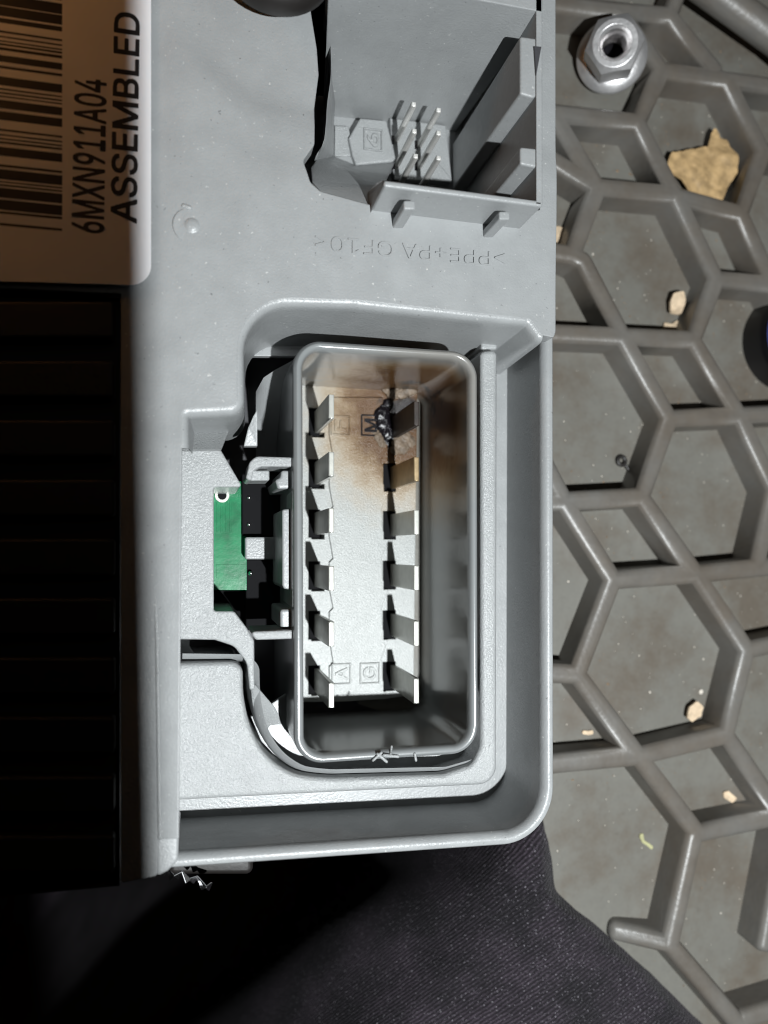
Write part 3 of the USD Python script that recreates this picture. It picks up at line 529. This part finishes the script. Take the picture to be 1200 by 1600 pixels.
# --- dark finned cover on the left
fc = obj(mod, 'heat_sink', pprism([(-400, 445), (187, 456), (187, 1384), (-400, 1440)], -3.5, -12, 0), 'dark_metal_cover', False)
for k in range(10):
    vv = 470 + k * 93
    obj(fc, 'fin', bx(-400, vv, 178, vv + 58, -0.9, -3.6, .5, .4), 'dark_metal_cover', 30)
# --- sticker with print
st = obj(mod, 'sticker', prism(WXY([(-120, -110), (236, -110), (236, 446), (-120, 436)], .12), .12, -0.02, .03, [0, 0, 3.2, 0]), 'label_paper', 25)
zl = .125
bars = [(0, 4), (20, 75), (80, 130), (140, 165), (205, 215), (232, 240), (255, 262), (270, 280), (290, 305), (330, 365), (385, 398), (440, 485), (500, 508), (520, 528), (538, 545), (560, 602), (618, 662), (708, 718), (735, 742), (755, 762), (772, 782), (800, 845), (890, 902), (915, 965), (975, 982), (992, 1000), (1010, 1060), (1070, 1122), (1130, 1142), (1190, 1203)]
bm = []
for y0, y1 in bars:
    p0, p1 = W(97, y1 / 3.333, zl), W(97, y0 / 3.333, zl)
    bm.append(trimesh.creation.box((26.0, p1[1] - p0[1], .03)).apply_translation((p0[0] - 13.0, (p0[1] + p1[1]) / 2, zl)))
for y0, y1 in [(-30, -10), (-70, -40), (-110, -85)]:
    p0, p1 = W(97, y1 / 3.333, zl), W(97, y0 / 3.333, zl)
    bm.append(trimesh.creation.box((26.0, p1[1] - p0[1], .03)).apply_translation((p0[0] - 13.0, (p0[1] + p1[1]) / 2, zl)))
obj(st, 'barcode', cat(*bm), 'label_ink', False)
a, b = W(163, 366, zl), W(163, 126, zl)
obj(st, 'printed_text', text_fit('6MXN911A04', a[0], a[1], b[1] - a[1], W(163, 250, zl)[0] - W(111, 250, zl)[0], zl - .01, .04, 90), 'label_ink', False)
a, b = W(214, 350, zl), W(214, 22, zl)
obj(st, 'printed_text', text_fit('ASSEMBLED', a[0], a[1], b[1] - a[1], W(214, 190, zl)[0] - W(172, 190, zl)[0], zl - .01, .04, 90), 'label_ink', False)
# ================================================================== small things
# dark rubber plug at the top edge, over the panel's round hollow
pl = thing('rubber_plug', 'dark round rubber plug at the top edge of the grey panel', 'plug', (0, 0, 33))
c = W(432, -62, 4)
obj(pl, 'plug_head', lathe([(0, 6), (5, 5.6), (8.2, 4.2), (9.4, 2.0), (9.2, 0.2), (6, -1), (0, -1)], 48, c), 'black_rubber', 60)
obj(pl, 'plug_stem', trimesh.creation.cylinder(3.0, 6).apply_translation(c - [0, 0, 2.2]), 'black_rubber', 40)
# flange nut
ax = unit([-0.42, -0.30, 0.86]); fc_ = W(956, 88, -27.2)
r = unit(np.cross([0.3, 1, 0], ax)); up_ = np.cross(ax, r); RT = np.eye(4); RT[:3, :3] = np.stack([r, up_, ax], 1); RT[:3, 3] = fc_
nut = thing('flange_nut', 'silver hexagonal flange nut standing on the mat at the top', 'nut', fc_ + [0, 0, ZG])
def placed(t): t = trimesh.Trimesh(*meshkit.arrays(t)[:2], process=False); t.apply_transform(RT); return t
hexs = m3.Manifold.cylinder(8.2, 6.1, 6.1, 6).translate((0, 0, 1.0)) ^ tmesh(lathe([(0, -1), (9, -1), (9, 5.9), (4.5, 9.25), (0, 9.25)], 48)).translate((0, 0, 0))
bore = m3.Manifold.cylinder(20, 2.9, 2.9, 40).translate((0, 0, -5)) + m3.Manifold.cylinder(1.2, 2.8, 3.7, 40).translate((0, 0, 8.3))
obj(nut, 'hex_body', placed(hexs.rotate((0, 0, 20)) - bore), 'zinc', 25)
fl_ = tmesh(lathe([(0, -.9), (6.7, -.9), (7.4, -.6), (7.55, 0), (7.4, .45), (6.0, 1.35), (4.5, 1.8), (0, 1.8)], 64)) - bore
obj(nut, 'flange', placed(fl_), 'zinc', 40)
th = []
for k in range(8): th.append(lathe([(2.97, k - .5), (2.93, k - .42), (2.5, k), (2.93, k + .42), (2.97, k + .5)], 40, (0, 0, .9)))
obj(nut, 'thread', placed(cat(*th)), 'zinc_dark', 30)
obj(nut, 'bore_bottom', placed(trimesh.creation.cylinder(2.6, .4).apply_translation((0, 0, -.5))), 'char', False)
# dry leaf scraps and chips
def flake(name, px, z, m, label, cat_, thick=.5, amp=1.2, seed=0, tilt=(0, 0), ref=.8):
    P = ccw(WXY(px, z)); c = P.mean(0)
    P = fillet(P, .35, n=2)
    M_ = m3.Manifold.extrude(m3.CrossSection([P]), thick).refine_to_length(ref)
    t = mtri(M_); q = np.asarray(t.vertices).copy()
    q[:, 2] += z + amp * (meshkit.fbm(np.column_stack([q[:, :2] * .22, np.full(len(q), seed)]), 4, seed) - .5) * 2 + (q[:, 0] - c[0]) * tilt[0] + (q[:, 1] - c[1]) * tilt[1]
    q[:, :2] += .35 * (np.stack([meshkit.noise(np.column_stack([q[:, :2] * .9, np.full(len(q), s_)]), seed + s_) for s_ in (1, 2)], 1) - .5)
    q[:, 2] = np.maximum(q[:, 2], ZF + .05) if z > ZF + 1.5 else q[:, 2] - q[:, 2].min() + ZF + .02
    t.vertices = q
    p = obj(None, name, t, m, 40, label=label); p.SetCustomDataByKey('category', cat_); return p
Z3 = lambda L: [(820 + a / 3.158, b / 3.158) for a, b in L]
flake('dry_leaf', Z3([(705, 790), (722, 752), (800, 738), (905, 722), (918, 660), (938, 630), (968, 680), (1000, 692), (1008, 725), (1045, 770), (1052, 850), (1000, 930), (975, 992), (925, 985), (815, 955), (770, 890), (712, 835)]), -30.2, 'dry_leaf', 'tan curled dry leaf scrap, the largest one on the mat', 'leaf', .22, 1.2, 3, ref=.6)
flake('leaf_scrap', Z3([(120, 1100), (215, 1118), (205, 1190), (180, 1232), (120, 1225)]), -31.5, 'pale_chip', 'small tan chip half hidden by the module edge near the nut', 'chip', .5, .7, 4)
ZA = lambda L: [(820 + a / 3.077, 440 + b / 3.077) for a, b in L]
flake('leaf_scrap', ZA([(705, 60), (760, 50), (768, 110), (745, 160), (700, 150), (695, 100)]), -31.0, 'pale_chip', 'ragged tan leaf scrap, upper of two in the cell below the big leaf', 'chip', .6, 1.0, 5)
flake('leaf_scrap', ZA([(680, 190), (715, 200), (760, 170), (745, 215), (712, 242), (672, 238)]), -31.6, 'pale_chip', 'pinkish tan leaf scrap, lower of two in the cell below the big leaf', 'chip', .5, .7, 6)
ZB = lambda L: [(820 + a / 2.424, 940 + b / 2.424) for a, b in L]
flake('leaf_scrap', ZB([(610, 440), (622, 395), (650, 378), (672, 400), (665, 432), (630, 455)]), -31.4, 'pale_chip', 'pointed tan chip at the bottom of the large lower cell', 'chip', .5, .5, 7)
flake('leaf_scrap', ZB([(220, 490), (262, 488), (262, 503), (225, 506)]), -32.2, 'pale_chip', 'small pale chip on the mat just right of the module side', 'chip', .4, .3, 8, ref=.5)
flake('leaf_scrap', ZB([(765, 725), (785, 722), (815, 750), (800, 768), (765, 748)]), -31.5, 'pale_chip', 'small pale chip in the small slanted cell at lower right', 'chip', .4, .4, 9, ref=.5)
flake('leaf_scrap', ZB([(668, 335), (682, 335), (680, 352), (668, 350)]), -32, 'dust', 'tiny white speck above the pointed tan chip', 'chip', .4, .2, 10, ref=.4)
flake('green_fibre', ZB([(440, 878), (452, 880), (456, 905), (490, 930), (486, 944), (450, 915), (438, 895)]), -32.3, 'green_fibre', 'yellow green curled fibre on the lowest mat cell', 'fibre', .3, .25, 11, ref=.5)
bead = thing('rubber_crumb', 'small dark ring of rubber crumb on the mat cell beside the module', 'crumb', (0, 0, 0))
c = W(971, 720, ZF + .5)
obj(bead, 'ring', trimesh.creation.torus(.95, .45, 24, 12).apply_translation(c), 'black_rubber', 60)
obj(bead, 'tail', ball_hull([c + [1.0, -.9, 0], c + [2.6, -3.2, 0]], [.35, .5]), 'black_rubber', 60)
# grit: uncountable specks
gv = []
for k in range(420):
    u, v = rng.uniform(860, 1200), rng.uniform(0, 1600)
    if v > 1360 and u < 900 + (v - 1360) * .95: continue
    s = rng.choice([.08, .12, .16, .26], p=[.4, .35, .2, .05]); p = W(u, v, ZF + .03)
    t = trimesh.creation.icosphere(0, s); t.apply_scale((1, rng.uniform(.5, 1.4), .6)); gv.append(t.apply_translation(p))
obj(None, 'grit', cat(*gv), 'dust', False, label='pale dust specks scattered over the rubber mat', kind='stuff').SetCustomDataByKey('category', 'dust')
dv = []
for k in range(900):
    a, b = SEG[rng.integers(len(SEG))]; A, B = W(*a, ZF), W(*b, ZF); t_ = unit(B - A); nn_ = np.array([-t_[1], t_[0], 0]) * rng.choice([-1, 1])
    p = A + (B - A) * rng.uniform(.08, .92) + nn_ * (3.0 + abs(rng.normal(0, .9))); p[2] = ZF + .02
    t = trimesh.creation.icosphere(0, rng.choice([.07, .1, .14, .2, .3], p=[.3, .3, .22, .13, .05])); t.apply_scale((rng.uniform(.7, 1.5), rng.uniform(.5, 1.4), .6))
    ud, vd = px_of(p[None]);
    if vd[0] > 1380 and ud[0] < 900 + (vd[0] - 1380) * .95: continue
    dv.append(t.apply_translation(p))
obj(None, 'soil_crumbs', cat(*dv), 'soil', False, label='brown soil crumbs gathered along the feet of the mat ribs', kind='stuff').SetCustomDataByKey('category', 'soil')
# dark round cap with a blue gloss at the right edge
cap = thing('round_cap', 'dark round cap with a shiny blue rim at the right edge of the mat', 'cap', (0, 0, 0))
c = W(1222, 540, ZF)
obj(cap, 'cap_body', lathe([(0, 7.5), (9.5, 7.5), (10.4, 6.8), (10.8, 5), (11.0, 0), (0, 0)], 56, c), 'cap_black', 40)
obj(cap, 'cap_rim', trimesh.creation.torus(9.7, .8, 56, 14).apply_translation(c + [0, 0, 7.6]), 'blue_gloss', 60)
# crumpled foil strip and the soft dark block below the module's lower left corner
fp = [W(u, v, -17 + 2 * math.sin(u)) for u, v in [(250, 1366), (262, 1362), (272, 1372), (284, 1366), (296, 1378), (308, 1374), (322, 1390), (330, 1384)]]
fs = [ball_hull([fp[k] + [0, .4, 0], fp[k + 1] + [0, .4, 0], (fp[k] + fp[k + 1]) / 2 - [0, .5, .5 * (-1) ** k]], .22, 10) for k in range(len(fp) - 1)]
obj(None, 'foil_strip', m3.Manifold.batch_boolean(fs, m3.OpType.Add), 'foil', False, label='crumpled shiny foil strip under the lower left corner of the module').SetCustomDataByKey('category', 'foil')
obj(None, 'rubber_block', cat(bx(262, 1336, 396, 1368, -22, -60, 1.0, 1.2)), 'black_rubber', 30, label='black rubber block tucked under the lower edge of the module').SetCustomDataByKey('category', 'block')
# the phone that takes the picture: its straight edge shades the module's left side from the torch
zp = 124.0
E = [LAMP + (W(u, v, 0) - LAMP) * (LAMP[2] - zp) / LAMP[2] for u, v in ((222, 0), (252, 1340))]
t = unit(E[1] - E[0]); nrm = np.array([t[1], -t[0], 0]); nrm = nrm if nrm[0] < 0 else -nrm
mid = (E[0] + E[1]) / 2
ph = thing('phone', 'black phone held above the module', 'phone', (0, 0, 0))
cor = [mid + t * 85, mid - t * 75, mid - t * 75 + nrm * 76, mid + t * 85 + nrm * 76]
obj(ph, 'phone_body', prism(np.array(cor)[:, :2], zp + 7.5, zp, .8, 1.0), 'phone_black', 30)
